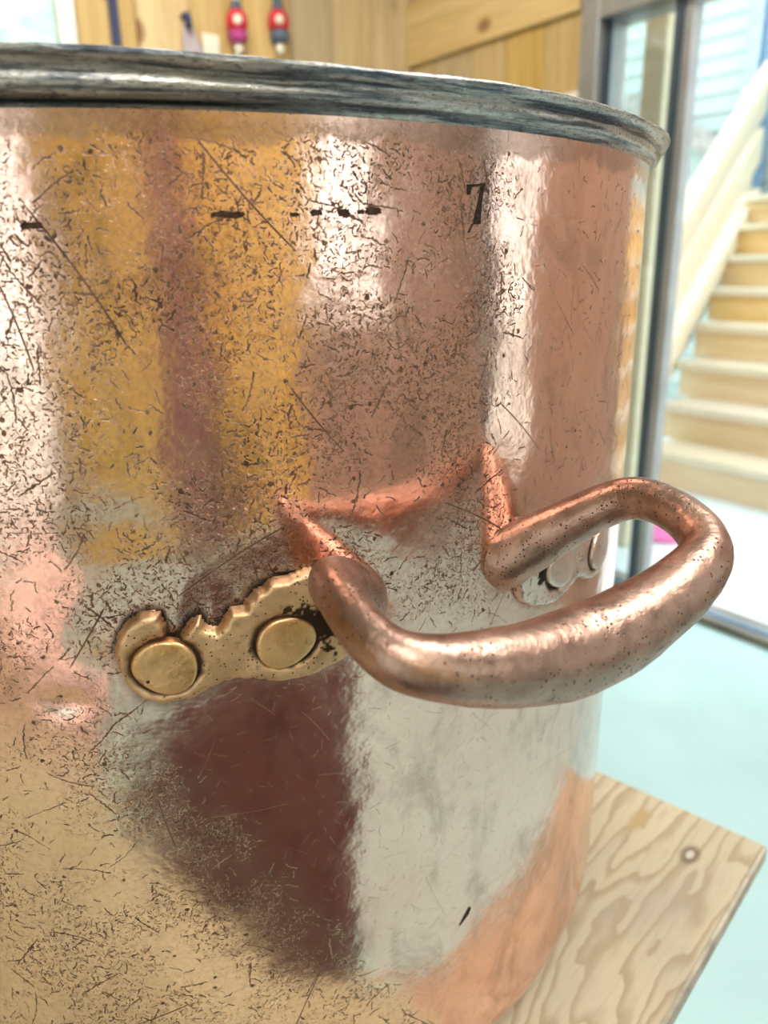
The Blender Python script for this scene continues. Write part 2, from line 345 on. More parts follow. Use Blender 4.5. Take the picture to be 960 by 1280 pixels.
def tube(name, pts, r, mat, parent=None, n=8):
    pts = [Vector(p) for p in pts]; P = np.zeros((len(pts), n, 3))
    for i, p in enumerate(pts):
        t = (pts[min(i + 1, len(pts) - 1)] - pts[max(i - 1, 0)]).normalized()
        a = t.orthogonal().normalized() if i == 0 else (pa - t * pa.dot(t)).normalized(); pa = a; bb = t.cross(a)
        for k in range(n):
            q = p + (a * math.cos(2 * math.pi * k / n) + bb * math.sin(2 * math.pi * k / n)) * (r[i] if isinstance(r, (list, tuple)) else r)
            P[i, k] = q
    me = grid_mesh(name, P, None, True)
    bm = bmesh.new(); bm.from_mesh(me); bm.verts.ensure_lookup_table()
    bm.faces.new([bm.verts[k] for k in range(n)][::-1]); bm.faces.new([bm.verts[(len(pts) - 1) * n + k] for k in range(n)])
    bm.to_mesh(me); bm.free()
    return link(name, me, parent, mat, True)

# ------------------------------------------------------------------ room shell
XR, YB, YF, XL, ZT = 1.844, 2.10, -2.60, -2.60, 2.55      # door wall, far wall, wall behind, left wall, ceiling
TH = 0.10
struct(box('floor', (XL - TH, XR + 0.06, YF - TH, YB + TH, -0.08, 0.0), 'floor'), 'pale aqua painted floor')
struct(box('ceiling', (XL - TH, XR + TH, YF - TH, YB + TH, ZT, ZT + 0.08), 'ceiling'), 'white ceiling')
PLW = 0.172
plank_me = None
def plank_mesh(mat='pine'):
    me = box_mesh('board', -PLW / 2 + 0.0015, PLW / 2 - 0.0015, 0, 0.014, 0, 1, 0.0)
    bm = bmesh.new(); bm.from_mesh(me)
    bmesh.ops.bevel(bm, geom=[e for e in bm.edges if abs(e.verts[0].co.z - e.verts[1].co.z) > 0.5 and e.verts[0].co.y > 0.01], offset=0.005, segments=1, affect='EDGES')
    bm.to_mesh(me); bm.free(); me.materials.append(M[mat]); return me
PM = plank_mesh(); PMG = plank_mesh('pine_gold')
def panel_wall(name, axis, pos, inward, lo, hi, openings, label, only=None, mesh=None):
    """axis 'x': wall plane x = pos running along y; inward is +1 or -1 along the axis. openings: (lo, hi, z0, z1)"""
    segs = []; cur = lo
    for (a, b_, z0, z1) in sorted(openings):
        if a > cur: segs.append((cur, a, 0, ZT))
        if z0 > 0.01: segs.append((a, b_, 0, z0))
        if z1 < ZT - 0.01: segs.append((a, b_, z1, ZT))
        cur = b_
    if cur < hi: segs.append((cur, hi, 0, ZT))
    bm = bmesh.new()
    for (a, b_, z0, z1) in segs:
        r = bmesh.ops.create_cube(bm, size=1.0)
        p0, p1 = (pos, pos - inward * TH)
        for v in r['verts']:
            s = (a + b_) / 2 + v.co.x * (b_ - a); t = (p0 + p1) / 2 + v.co.y * TH; z = (z0 + z1) / 2 + v.co.z * (z1 - z0)
            v.co = Vector((t, s, z)) if axis == 'x' else Vector((s, t, z))
    bmesh.ops.recalc_face_normals(bm, faces=bm.faces[:])
    me = bpy.data.meshes.new(name); bm.to_mesh(me); bm.free()
    w = struct(link(name, me, None, 'wall'), label)
    for (a, b_, z0, z1) in segs:
        nn = max(1, round((b_ - a) / PLW)); pw = (b_ - a) / nn
        for i in range(nn):
            s = a + (i + 0.5) * pw
            if only and not only[0] < s < only[1]: continue
            o = link('board', mesh or PM, w)
            o.scale = (pw / PLW, 1, z1 - z0)
            if axis == 'y':
                o.location = (s, pos, z0); o.rotation_euler = (0, 0, 0 if inward > 0 else math.pi)
            else:
                o.location = (pos, s, z0); o.rotation_euler = (0, 0, -math.pi / 2 if inward > 0 else math.pi / 2)
    return w
W_BACK = (-0.45, 0.620, 0.95, 2.05)
DOOR = (0.02, 1.25, 0.0, 2.08)
W_SIDE = (-2.50, -1.52, 0.35, 2.05)
W_REAR = (0.02, 0.80, 0.88, 2.05)
W_LEFT = (-2.50, -1.05, 0.0, 2.08)
panel_wall('wall_back', 'y', YB, -1, XL, XR, [W_BACK], 'knotty pine boarded wall with hanging ornaments')
panel_wall('wall_right', 'x', XR, -1, YF, YB, [DOOR, W_SIDE], 'pine boarded wall around the glass door', (1.25, 2.1))
panel_wall('wall_front', 'y', YF, 1, XL, XR, [W_REAR], 'wall with yellow pine boards facing the pot', (-2.6, 0.02), PMG)
panel_wall('wall_left', 'x', XL, 1, YF, YB, [W_LEFT], 'pine boarded wall with a tall glazed opening')
def rail(b, name, mat='pine_rail'): return box(name, b, mat, None, 0.003)
t1 = struct(rail((XR - 0.034, XR - 0.0145, 1.27, YB - 0.0145, 1.735, 1.93), 'trim_1'), 'horizontal pine rail above wainscot boards')
t1.rotation_euler = (math.radians(0), 0, 0)
def window(name, axis, pos, op, mullions, label, mat='white_trim'):
    a, b_, z0, z1 = op; fw = 0.05; d0, d1 = pos - 0.03, pos + 0.03
    def bb(s0, s1, q0, q1, e0=d0, e1=d1): return (e0, e1, s0, s1, q0, q1) if axis == 'x' else (s0, s1, e0, e1, q0, q1)
    root = struct(empty(name), label)
    for s in (bb(a, a + fw, z0, z1), bb(b_ - fw, b_, z0, z1), bb(a + fw, b_ - fw, z0, z0 + fw), bb(a + fw, b_ - fw, z1 - fw, z1)):
        box('frame_bar', s, mat, root, 0.003)
    for k in range(mullions):
        c = a + (b_ - a) * (k + 1) / (mullions + 1)
        box('mullion', bb(c - 0.018, c + 0.018, z0 + fw, z1 - fw, pos - 0.02, pos + 0.02), mat, root, 0.002)
    box('pane', bb(a + fw, b_ - fw, z0 + fw, z1 - fw, pos - 0.003, pos + 0.003), 'glass', root)
    return root
window('window_1', 'y', YB + 0.03, W_BACK, 1, 'white framed window in the ornament wall')
window('window_2', 'x', XR + 0.05, W_SIDE, 0, 'tall white framed window beside the door')
window('window_3', 'y', YF - 0.05, W_REAR, 0, 'white framed window facing the pot')
window('window_4', 'x', XL - 0.05, W_LEFT, 1, 'tall glazed double opening in the left wall')
portal('portal_back', (0.085, YB + 0.12, 1.5), 1.07, 1.1, (0, -1, 0))
portal('portal_door', (XR + 0.14, 0.635, 1.04), 1.23, 2.08, (-1, 0, 0))
portal('portal_side', (XR + 0.12, -2.01, 1.2), 0.98, 1.7, (-1, 0, 0))
portal('portal_rear', (0.41, YF - 0.12, 1.465), 0.78, 1.17, (0, 1, 0))
portal('portal_left', (XL - 0.12, -1.775, 1.04), 1.45, 2.08, (1, 0, 0))

# glass door: fixed panel at the far side, opening nearer
dr = struct(empty('door_1', (XR, 0, 0)), 'aluminium framed sliding glass door standing open')
box('jamb', (-0.05, 0.09, 1.185, 1.25, 0, 2.08), 'frame', dr, 0.004)
box('jamb', (-0.05, 0.09, 0.02, 0.08, 0, 2.08), 'frame', dr, 0.004)
box('header', (-0.05, 0.09, 0.08, 1.185, 1.69, 1.765), 'frame', dr, 0.004)
box('transom_pane', (0.017, 0.023, 0.08, 1.185, 1.765, 2.08), 'glass', dr)
st = box('stile', (-0.012, 0.030, 0.906, 0.955, 0.02, 1.69), 'frame', dr, 0.003)
box('gasket', (-0.020, -0.0125, 0.934, 0.958, 0.02, 1.69), 'dark_frame', dr)
box('gasket', (-0.012, -0.0, 1.172, 1.1845, 0.02, 1.69), 'dark_frame', dr)
box('pane', (0.006, 0.012, 0.955, 1.1845, 0.03, 1.69), 'glass', dr)
box('track', (-0.045, 0.075, 0.08, 1.185, 0.0005, 0.018), 'frame', dr, 0.002)
box('track_groove', (-0.048, -0.036, 0.08, 1.185, 0.0005, 0.024), 'olive', dr, 0.002)
box('track_groove', (-0.005, 0.012, 0.08, 1.185, 0.0005, 0.026), 'blue_dark', dr, 0.002)

# ------------------------------------------------------------------ outdoors: porch, stairs, neighbouring siding
struct(box('floor_porch', (XR + 0.06, 5.10, -2.5, 4.6, -0.10, -0.002), 'porch'), 'pale bright porch floor')
struct(box('ground', (-14, 16, -14, 14, -0.32, -0.12), 'ground'), 'pale gravel ground outdoors')
sw = struct(box('wall_siding', (5.24, 5.34, -1.5, 4.8, -0.10, 4.2), 'siding'), 'white lapped siding of the house across the porch')
LAP = 0.118
lap_me = None
for i in range(34):
    z = 1.28 + LAP * (i - 11)
    if z < -0.1: continue
    if lap_me is None:
        lap_me = bpy.data.meshes.new('clapboard')
        y0, y1 = -1.5, 4.8
        V = [(5.2385, y0, 0.0), (5.205, y0, 0.0), (5.222, y0, LAP + 0.004), (5.2385, y0, LAP + 0.004)]
        V += [(x, y1, zz) for x, _, zz in V]
        lap_me.from_pydata(V, [], [(0, 1, 2, 3), (7, 6, 5, 4), (0, 4, 5, 1), (1, 5, 6, 2), (2, 6, 7, 3), (3, 7, 4, 0)]); lap_me.materials.append(M['siding'])
    o = link('clapboard', lap_me, sw); o.location = (0, 0, z)
tag(box('corner_board', (5.12, 5.20, 2.60, 2.70, -0.002, 4.2), 'blue_trim', None, 0.004), 'pale blue vertical corner board on the white siding', 'trim board')
tag(tube('downpipe', [(5.15, 2.545, -0.002), (5.15, 2.545, 1.4), (5.15, 2.545, 2.8), (5.15, 2.545, 4.2)], 0.045, 'blue_dark', None, 12), 'deep blue downpipe beside the pale blue corner board', 'downpipe')
gb = tag(box('grey_brace', (-0.05, 0.05, -0.50, 0.50, -0.06, 0.06), 'grey_beam', None, 0.004), 'grey timber brace crossing in front of the siding', 'brace')
gb.location = (5.06, 3.10, 1.90); gb.rotation_euler = (math.radians(28), 0, 0)

stairs = tag(empty('porch_stairs', (2.99, 1.2, -0.002)), 'new lumber stairs with pale treads, warm wood risers and slanted railing', 'stairs')
RISE, RUN, NS = 0.175, 0.245, 8
def yl(x): return 1.71 + 0.36 * (x - 2.97)
for k in range(NS):
    x0 = RUN * k; z1 = RISE * (k + 1)
    ya = yl(2.99 + x0) - 1.2
    box('riser', (x0, x0 + 0.022, -1.0, ya, RISE * k + (0.0 if k == 0 else 0.0), z1 - 0.04), 'lumber_riser', stairs, 0.001)
    box('tread', (x0 - 0.028, x0 + RUN + 0.02, -1.0, ya + 0.02, z1 - 0.038, z1), 'lumber', stairs, 0.004)
def slanted(name, p0, p1, width, thick, mat, parent, org):
    """board whose upper edge runs p0 -> p1; it hangs 'width' straight below that edge"""
    p0 = Vector(p0) - Vector(org); p1 = Vector(p1) - Vector(org); d = (p1 - p0); side = Vector((-d.y, d.x, 0)).normalized() * thick / 2
    V = []
    for p in (p0, p1):
        for sgn, dz in ((-1, 0), (1, 0), (1, -width), (-1, -width)): V.append(p + side * sgn + Vector((0, 0, dz)))
    me = bpy.data.meshes.new(name); me.from_pydata([tuple(v) for v in V], [], [(3, 2, 1, 0), (4, 5, 6, 7), (0, 1, 5, 4), (1, 2, 6, 5), (2, 3, 7, 6), (3, 0, 4, 7)])
    bm = bmesh.new(); bm.from_mesh(me); bmesh.ops.recalc_face_normals(bm, faces=bm.faces[:]); bmesh.ops.bevel(bm, geom=bm.edges[:], offset=0.004, segments=1, affect='EDGES'); bm.to_mesh(me); bm.free()
    return link(name, me, parent, mat)
slanted('stringer', (2.90, yl(2.90) + 0.055, 0.50), (5.02, yl(5.02) + 0.055, 1.47), 0.30, 0.04, 'lumber', stairs, (2.99, 1.2, -0.002))
railing = stairs
og = (2.99, 1.2, -0.002)
def rp(x, z, dy=0.0): return (x, yl(x) + dy, z)
slanted('hand_rail', rp(2.80, 1.035, 0.0), rp(5.0, 2.20, 0.0), 0.085, 0.09, 'lumber', railing, og)
slanted('upper_rail', rp(2.80, 0.935, 0.02), rp(5.0, 2.06, 0.02), 0.155, 0.04, 'lumber', railing, og)
slanted('middle_rail', rp(2.80, 0.755, 0.02), rp(5.0, 1.82, 0.02), 0.20, 0.04, 'lumber', railing, og)
slanted('lower_rail', rp(2.86, 0.505, 0.0), rp(5.0, 1.46, 0.0), 0.12, 0.05, 'lumber', railing, og)
for x in (2.84, 4.95):
    box('post', (x - og[0] - 0.045, x - og[0] + 0.045, yl(x) - og[1] + 0.055, yl(x) - og[1] + 0.145, 0, 0.505 * x - 0.45), 'lumber', railing, 0.004)
tag(box('porch_post', (2.16, 2.25, 1.215, 1.30, -0.002, 2.9), 'lumber', None, 0.005), 'cream square porch post seen through the narrow glass panel', 'post')

# pink crumpled cloth on the porch floor
def lump(name, rx, ry, rz, mat, seed, n=28):
    P = np.zeros((n // 2 + 1, n, 3))
    for i in range(n // 2 + 1):
        for k in range(n):
            th = math.pi * i / (n // 2); ph = 2 * math.pi * k / n
            d = Vector((math.sin(th) * math.cos(ph), math.sin(th) * math.sin(ph), math.cos(th)))
            q = 1 + 0.28 * mnoise.noise(d * 1.9 + Vector((seed, 0, 0))) + 0.12 * mnoise.noise(d * 5 + Vector((0, seed, 0)))
            P[i, k] = (rx * d.x * q, ry * d.y * q, max(0.0, rz * (0.35 + d.z * q)))
    return link(name, grid_mesh(name, P, None, True), None, mat, True)
pk = tag(lump('pink_cloth', 0.085, 0.13, 0.075, 'pink', 3.0), 'bright pink crumpled cloth lying on the porch floor', 'cloth'); pk.location = (2.36, 1.21, -0.002); pk.rotation_euler = (0, 0, 0.5)

# ------------------------------------------------------------------ plywood table
TZ = 0.68165; TA = math.radians(11.5)
tb = tag(empty('plywood_table', (0.2563, -0.2544, 0.0), TA), 'weathered plywood topped table under the copper pot', 'table')
top = box('table_top', (-1.15, 0.0, 0.0, 0.80, -0.012, 0.0), 'ply', tb, 0.0008); top.location = (0, 0, TZ)
box('edge_band', (-1.15, 0.0, -0.0022, -0.0002, -0.0118, -0.0006), 'ply_edge', top)
for (lx, ly) in ((-0.12, 0.08), (-1.03, 0.08), (-0.12, 0.72), (-1.03, 0.72)):
    box('leg', (lx - 0.03, lx + 0.03, ly - 0.03, ly + 0.03, 0, TZ - 0.0125), 'lumber', tb, 0.003)
for b in ((-1.0, -0.15, 0.068, 0.090, TZ - 0.10, TZ - 0.0125), (-1.0, -0.15, 0.71, 0.732, TZ - 0.10, TZ - 0.0125)): box('apron', b, 'lumber', tb, 0.002)

# ------------------------------------------------------------------ the copper pot
R = 0.25; ZE = 1.05 - TZ                                     # eye height in the pot's own frame
PA = math.radians(-22.5)
pot = tag(empty('copper_pot', (0, 0, TZ), PA), 'large scratched copper stockpot stamped 7 on a plywood table', 'pot')
ROS = np.array([(-31.8,-112.5),(-30.3,-108.0),(-26.9,-103.9),(-23.5,-101.7),(-20.3,-100.7),(-16.8,-101.1),(-16.0,-105.2),(-16.0,-109.6),(-12.9,-110.3),(-10.6,-108.6),(-8.0,-104.8),(-5.5,-104.0),(-3.9,-107.3),(-1.1,-109.0),(2.1,-107.0),(4.1,-103.1),(8.4,-102.9),(12.3,-98.0),(18.6,-94.5),(26.7,-93.1),(35.2,-93.1),(41.0,-95.2),(46.0,-99.2),(48.6,-105.9),(48.5,-114.8),(46.1,-121.4),(39.4,-126.4),(31.2,-129.5),(24.6,-130.4),(19.2,-130.5),(11.1,-128.6),(9.1,-127.6),(3.0,-126.5),(-2.3,-128.3),(-6.5,-130.3),(-12.4,-132.1),(-19.4,-132.3),(-25.1,-129.9),(-29.2,-124.9),(-31.4,-118.7)]) / 1000
ROS[:, 1] += ZE
def sm_(x, a, b): t = np.clip((x - a) / (b - a), 0, 1); return t * t * (3 - 2 * t)
MIRROR = 2 * R * math.radians(18.7)
ROS_R = ROS.copy(); ROS_R[:, 0] = MIRROR - ROS_R[:, 0]; ROS_R[:, 1] -= 0.0035
def poly_sd(pts, poly):
    """signed distance, positive inside"""
    A = poly; B = np.roll(poly, -1, 0); out = np.full(len(pts), 1e9); ins = np.zeros(len(pts), bool)
    for a, b in zip(A, B):
        e = b - a; w = pts - a; t = np.clip((w @ e) / (e @ e), 0, 1); out = np.minimum(out, np.hypot(*(w - t[:, None] * e).T))
        c = ((a[1] <= pts[:, 1]) & (b[1] > pts[:, 1])) | ((b[1] <= pts[:, 1]) & (a[1] > pts[:, 1]))
        xi = a[0] + (pts[:, 1] - a[1]) / (b[1] - a[1] + 1e-12) * e[0]; ins ^= c & (pts[:, 0] < xi)
    return np.where(ins, out, -out)
def vnoise(x, y, seed, n=64):
    """cheap smooth value noise on arrays"""
    r = np.random.default_rng(seed).random((n, n)); xi = np.floor(x).astype(int); yi = np.floor(y).astype(int); fx = x - xi; fy = y - yi
    fx = fx * fx * (3 - 2 * fx); fy = fy * fy * (3 - 2 * fy); g = lambda i, j: r[i % n, j % n]
    return (g(xi, yi) * (1 - fx) + g(xi + 1, yi) * fx) * (1 - fy) + (g(xi, yi + 1) * (1 - fx) + g(xi + 1, yi + 1) * fx) * fy
def sm(x, a, b): t = np.clip((x - a) / (b - a), 0, 1); return t * t * (3 - 2 * t)
H = ZE + 0.0385                                               # where the rim begins
DENTS = [  # s, z (from eye level), sigma s, sigma z, depth (+ in), mm
    (-49.6, -131, 5, 3.0, 1.1), (-28, -74, 9, 7, 0.5), (28, -78, 10, 14, -0.7), (96, -62, 8, 18, -0.6), (62, -50, 14, 12, 0.5), (-20, -20, 18, 25, 0.35), (40, 0, 14, 20, -0.3),
    (10, -60, 30, 20, 0.4), (120, 20, 12, 14, 0.4), (150, -40, 20, 30, -0.5), (50, -180, 30, 25, 0.5), (10, -215, 25, 18, -0.5), (-40, -200, 22, 22, 0.5), (100, -230, 18, 30, -0.5), (72, -250, 16, 22, 0.5), (120, -290, 20, 18, 0.8), (30, -270, 25, 20, -0.6)]
def wall_offset(s, z):
    zz = (z - ZE) * 1000; ss = s * 1000; off = np.zeros_like(s)
    for a, b, sa, sb, d in DENTS: off -= d / 1000 * np.exp(-0.5 * (((ss - a) / sa) ** 2 + ((zz - b) / sb) ** 2))
    off += 0.0011 * (vnoise(s * 16 + 40, z * 11, 1) - 0.5) + 0.0006 * (vnoise(s * 45 + 20, z * 30, 2) - 0.5)
    return off
def on_pot(s, z, h):
    r = R + h; a = s / R
    return np.stack([r * np.sin(a), -r * np.cos(a), z], -1)
ang = np.radians(np.concatenate([np.arange(-180, -34, 2.0), np.arange(-34, 74, 0.22), np.arange(74, 180, 2.0)]))
zs = np.concatenate([np.arange(0.024, H, 0.0016), [H]])
AA, ZZ = np.meshgrid(ang, zs); SS = AA * R
RR = R - 0.003 * sm(ZZ, 0.30, 0.02) + wall_offset(SS, ZZ) + 0.0007 * sm(ZZ, H - 0.009, H)
fine_band = (np.abs(AA - 0.35) < 0.95)
pts = np.stack([SS.ravel(), ZZ.ravel()], 1)
near = (np.abs(pts[:, 1] - (ZE - 0.115)) < 0.06) & (pts[:, 0] > -0.06) & (pts[:, 0] < MIRROR + 0.06)
dirt_shade = np.zeros(len(pts)); push = np.zeros(len(pts))
for poly, amt in ((ROS, 1.0), (ROS_R, 0.8)):
    sd = poly_sd(pts[near], poly); up = sm(pts[near][:, 1] - (ZE - 0.118), -0.004, 0.012)
    wob = vnoise(pts[near][:, 0] * 160 + 30, pts[near][:, 1] * 220, 5)
    dirt_shade[near] = np.maximum(dirt_shade[near], amt * (sm(sd, -0.0042 * (0.3 + wob), -0.0006) * (0.35 + 0.65 * up)))  # contact shadow painted on the wall around the rosettes
    push[near] += -0.0012 * sm(sd, -0.020, 0.0) * up
RR = RR + push.reshape(RR.shape)
body_rows = [np.stack([RR * np.sin(AA), -RR * np.cos(AA), ZZ], -1)]
uv_rows = [np.stack([SS, ZZ], -1)]; shade_rows = [dirt_shade.reshape(RR.shape)]
# rounded bottom edge and base
prof = [(0.0, 0.0), (0.12, 0.0), (0.205, 0.0)] + [(R - 0.003 - 0.022 + 0.022 * math.sin(t), 0.022 - 0.022 * math.cos(t)) for t in np.linspace(0.0, math.pi / 2, 9)]
foot = np.zeros((len(prof), len(ang), 3)); fuv = np.zeros((len(prof), len(ang), 2))
for i, (r, z) in enumerate(prof):
    rr = r + (wall_offset(ang * R, np.full_like(ang, 0.024)) * min(1, z / 0.022))
    foot[i] = np.stack([rr * np.sin(ang), -rr * np.cos(ang), np.full_like(ang, z)], -1); fuv[i] = np.stack([ang * R, np.full_like(ang, -0.30 + r) if z == 0 else np.full_like(ang, z - 0.01)], -1)
P = np.concatenate([foot, body_rows[0]], 0); UV = np.concatenate([fuv, uv_rows[0]], 0); DI = np.concatenate([np.zeros((len(prof), len(ang))), shade_rows[0]], 0)
me = grid_mesh('body', P, UV, True); set_attr(me, 'dirt_shade', DI)
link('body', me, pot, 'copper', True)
# tinned inside
prof_in = [(0.0, 0.004), (0.215, 0.004), (0.236, 0.018), (R - 0.0075, 0.05), (R - 0.0045, 0.20), (R - 0.0040, H + 0.004)]
lathe('lining', prof_in, 72, 'tin', pot)

# rim: rolled tin lip
ra = np.radians(np.concatenate([np.arange(-180, -34, 2.0), np.arange(-34, 74, 0.35), np.arange(74, 180, 2.0)]))
rp_ = [(-0.0010, -0.0008), (0.0008, -0.0004), (0.0009, 0.0007), (0.0012, 0.0014), (0.0030, 0.0019), (0.0046, 0.0026), (0.0054, 0.0042), (0.0052, 0.0052), (0.0044, 0.0060), (0.0046, 0.0068), (0.0058, 0.0074), (0.0072, 0.0080), (0.0083, 0.0088), (0.0086, 0.0096), (0.0080, 0.0104), (0.0062, 0.0109), (0.0040, 0.0110), (0.0015, 0.0106), (-0.0010, 0.0098), (-0.0030, 0.0080), (-0.0034, 0.0030), (-0.0034, -0.002)]
nP = len(rp_); rim = np.zeros((nP, len(ra), 3)); ruv = np.zeros((nP, len(ra), 2)); rd = np.zeros((nP, len(ra)))
acc = 0
for i, (dr_, dz) in enumerate(rp_):
    if i: acc += math.hypot(dr_ - rp_[i - 1][0], dz - rp_[i - 1][1])
    k = sm(np.array([dz]), 0.001, 0.009)[0]
    w1 = vnoise(ra * 9 + 50, np.full_like(ra, i * 0.35), 11) - 0.5; w2 = vnoise(ra * 45 + 50, np.full_like(ra, i * 0.9 + 7), 12) - 0.5
    lift = 0.0020 * sm(np.degrees(ra), 8, -12)
    rr = R + dr_ + k * (0.0008 * w1 + 0.0005 * w2) + wall_offset(ra * R, np.full_like(ra, H)); zz = H + dz + k * (0.0006 * w1 + 0.0003 * w2 + lift)
    rim[i] = np.stack([rr * np.sin(ra), -rr * np.cos(ra), zz], -1); ruv[i] = np.stack([ra * R, np.full_like(ra, acc)], -1)
    rd[i] = (0.9 * sm(np.degrees(ra), 16, 2) + 0.1) if i in (2, 3) else 0.0  # crease rows darker, fading out towards the right
me = grid_mesh('rim', rim, ruv, True); set_attr(me, 'dirt_shade', rd)
link('rim', me, pot, 'rim', True)['label'] = 'dark tarnished rolled tin rim'

# rosettes: cast palettes riveted to the wall
RIV = [((-0.0167, ZE - 0.1185), 0.0102, 0.0090), ((0.0206, ZE - 0.1154), 0.0099, 0.0086)]
def rosette(poly, rivets, flip, root_s, mat='rosette', rmat='rivet', root_h=0.0035, root_w=0.013, root_z=-0.110):
    st_ = 0.00055; s0, z0 = poly.min(0) - 0.003; s1, z1 = poly.max(0) + 0.003
    S_, Z_ = np.meshgrid(np.arange(s0, s1, st_), np.arange(z0, z1, st_)); q = np.stack([S_.ravel(), Z_.ravel()], 1)
    q2 = q + 0.0012 * (np.stack([vnoise(q[:, 0] * 400, q[:, 1] * 400 + 9, 21), vnoise(q[:, 0] * 400 + 31, q[:, 1] * 400, 22)], 1) - 0.5)
    sd = poly_sd(q2, poly)
    h = np.where(sd > 0, 0.0026 * sm(sd, -0.0002, 0.0011) + 0.0004 * sm(sd, 0.0010, 0.0022), -0.0012)
    d = np.zeros(len(q))
    for (c, ra_, rb_) in rivets:
        rho = np.hypot((q[:, 0] - c[0]) / ra_, (q[:, 1] - c[1]) / rb_)
        h -= 0.0008 * np.exp(-((rho - 1.05) / 0.13) ** 2)
        wob = vnoise(q[:, 0] * 500 + 11, q[:, 1] * 500 + 5, 31)
        d = np.maximum(d, sm(rho, 1.12 + 0.22 * wob, 1.04))
    c = rivets[1][0]; sg = -1 if flip else 1
    blot = vnoise(q[:, 0] * 330 + 5, q[:, 1] * 330 + 2, 33) * 0.6 + vnoise(q[:, 0] * 1100 + 5, q[:, 1] * 1100 + 2, 34) * 0.4
    fld = np.exp(-(((q[:, 0] - c[0]) * sg - 0.010) / 0.010) ** 2 - ((q[:, 1] - c[1] - 0.005) / 0.011) ** 2) * 1.1
    d = np.maximum(d, sm(fld * 0.75 + blot, 0.93, 1.05) * (fld > 0.08))
    d = np.maximum(d, 0.9 * sm(blot, 0.80, 0.86) * (sd > 0.002)); h -= 0.0003 * sm(blot, 0.78, 0.86)
    h += root_h * np.exp(-(((q[:, 0] - root_s) / root_w) ** 2 + ((q[:, 1] - (ZE + root_z)) / (root_w + 0.001)) ** 2)) * (sd > 0)
    Pn = on_pot(q[:, 0], q[:, 1], h).reshape(*S_.shape, 3)
    if flip: Pn = Pn
    me = grid_mesh('rosette', Pn); set_attr(me, 'dirt_shade', np.clip(d, 0, 1))
    # drop cells that lie wholly inside the wall
    bm = bmesh.new(); bm.from_mesh(me); hv = h
    bm.verts.ensure_lookup_table()
    bmesh.ops.delete(bm, geom=[f for f in bm.faces if all(hv[v.index] < -0.001 for v in f.verts)], context='FACES')
    bm.to_mesh(me); bm.free()
    o = link('rosette', me, pot, mat, True)
    for (c, ra_, rb_) in rivets:
        n, m = 40, 9; Q = np.zeros((m, n, 3)); t = np.linspace(0, 2 * np.pi, n, endpoint=False)
        rad = [1.0, 1.0, 0.985, 0.95, 0.88, 0.72, 0.5, 0.25, 0.001]; hh = [0.0005, 0.0030, 0.0038, 0.0042, 0.0044, 0.00455, 0.0046, 0.00465, 0.0047]
        ir = 1 + 0.05 * np.sin(2 * t + c[0] * 900) + 0.035 * np.sin(3 * t + c[1] * 700)
        for i in range(m): Q[i] = on_pot(c[0] + ra_ * rad[i] * ir * np.cos(t), c[1] + rb_ * rad[i] * ir * np.sin(t), np.full(n, hh[i]))
        link('rivet', grid_mesh('rivet', Q, None, True), o, rmat, True)
    return o
rosette(ROS, RIV, False, 0.041)
rosette(ROS_R, [((MIRROR - c[0], c[1] - 0.0035), a, b) for c, a, b in RIV], True, MIRROR - 0.039, 'rosette_pale', 'rivet_pale', 0.002)

# handle: tapered cast bar bowed out from the two rosettes
HC = [(0.0440, -0.2404, -0.1090), (0.0440, -0.2474, -0.1050), (0.0313, -0.2860, -0.0827), (0.0447, -0.3160, -0.0925), (0.0988, -0.3021, -0.1037), (0.1507, -0.2814, -0.0894), (0.1438, -0.2492, -0.0795), (0.1100, -0.2265, -0.1040), (0.1055, -0.2165, -0.1055)]
HR = [0.0135, 0.0115, 0.0066, 0.0074, 0.0122, 0.0085, 0.0070, 0.0112, 0.0180]
def catmull(P, n):
    P = np.array(P, float); P = np.vstack([2 * P[0] - P[1], P, 2 * P[-1] - P[-2]]); out = []
    for i in range(1, len(P) - 2):
        a, b, c, d = P[i - 1:i + 3]
        for t in np.linspace(0, 1, n, endpoint=False): out.append(.5 * (2 * b + (-a + c) * t + (2 * a - 5 * b + 4 * c - d) * t * t + (-a + 3 * b - 3 * c + d) * t ** 3))
    out.append(P[-2]); return np.array(out)
cl = catmull([(x, y, z + ZE, r) for (x, y, z), r in zip(HC, HR)], 18)
nn = 40; Q = np.zeros((len(cl), nn, 3)); prev = None; hd = np.zeros((len(cl), nn))
for i in range(len(cl)):
    t = Vector(cl[min(i + 1, len(cl) - 1), :3] - cl[max(i - 1, 0), :3]).normalized()
    up = Vector((0, 0, 1)); a = (up - t * up.dot(t)).normalized(); b = t.cross(a)
    if prev is not None: a = (prev - t * prev.dot(t)).normalized().lerp(a, 0.15).normalized(); b = t.cross(a)
    prev = a
    for k in range(nn):
        w = 2 * math.pi * k / nn; c = Vector(cl[i, :3]); rr = cl[i, 3]
        d = a * (math.cos(w) * 1.04) + b * (math.sin(w) * 0.97)
        q = rr * (1 + 0.05 * mnoise.noise(Vector((c + d * rr)) * 70) + 0.025 * mnoise.noise(Vector((c + d * rr)) * 190))
        Q[i, k] = c + d * q
me = grid_mesh('handle', Q, None, True); set_attr(me, 'dirt_shade', hd)
bm = bmesh.new(); bm.from_mesh(me); bmesh.ops.recalc_face_normals(bm, faces=bm.faces[:]); bm.to_mesh(me); bm.free()
link('handle', me, pot, 'handle', True)['label'] = 'thick bowed brown cast handle'

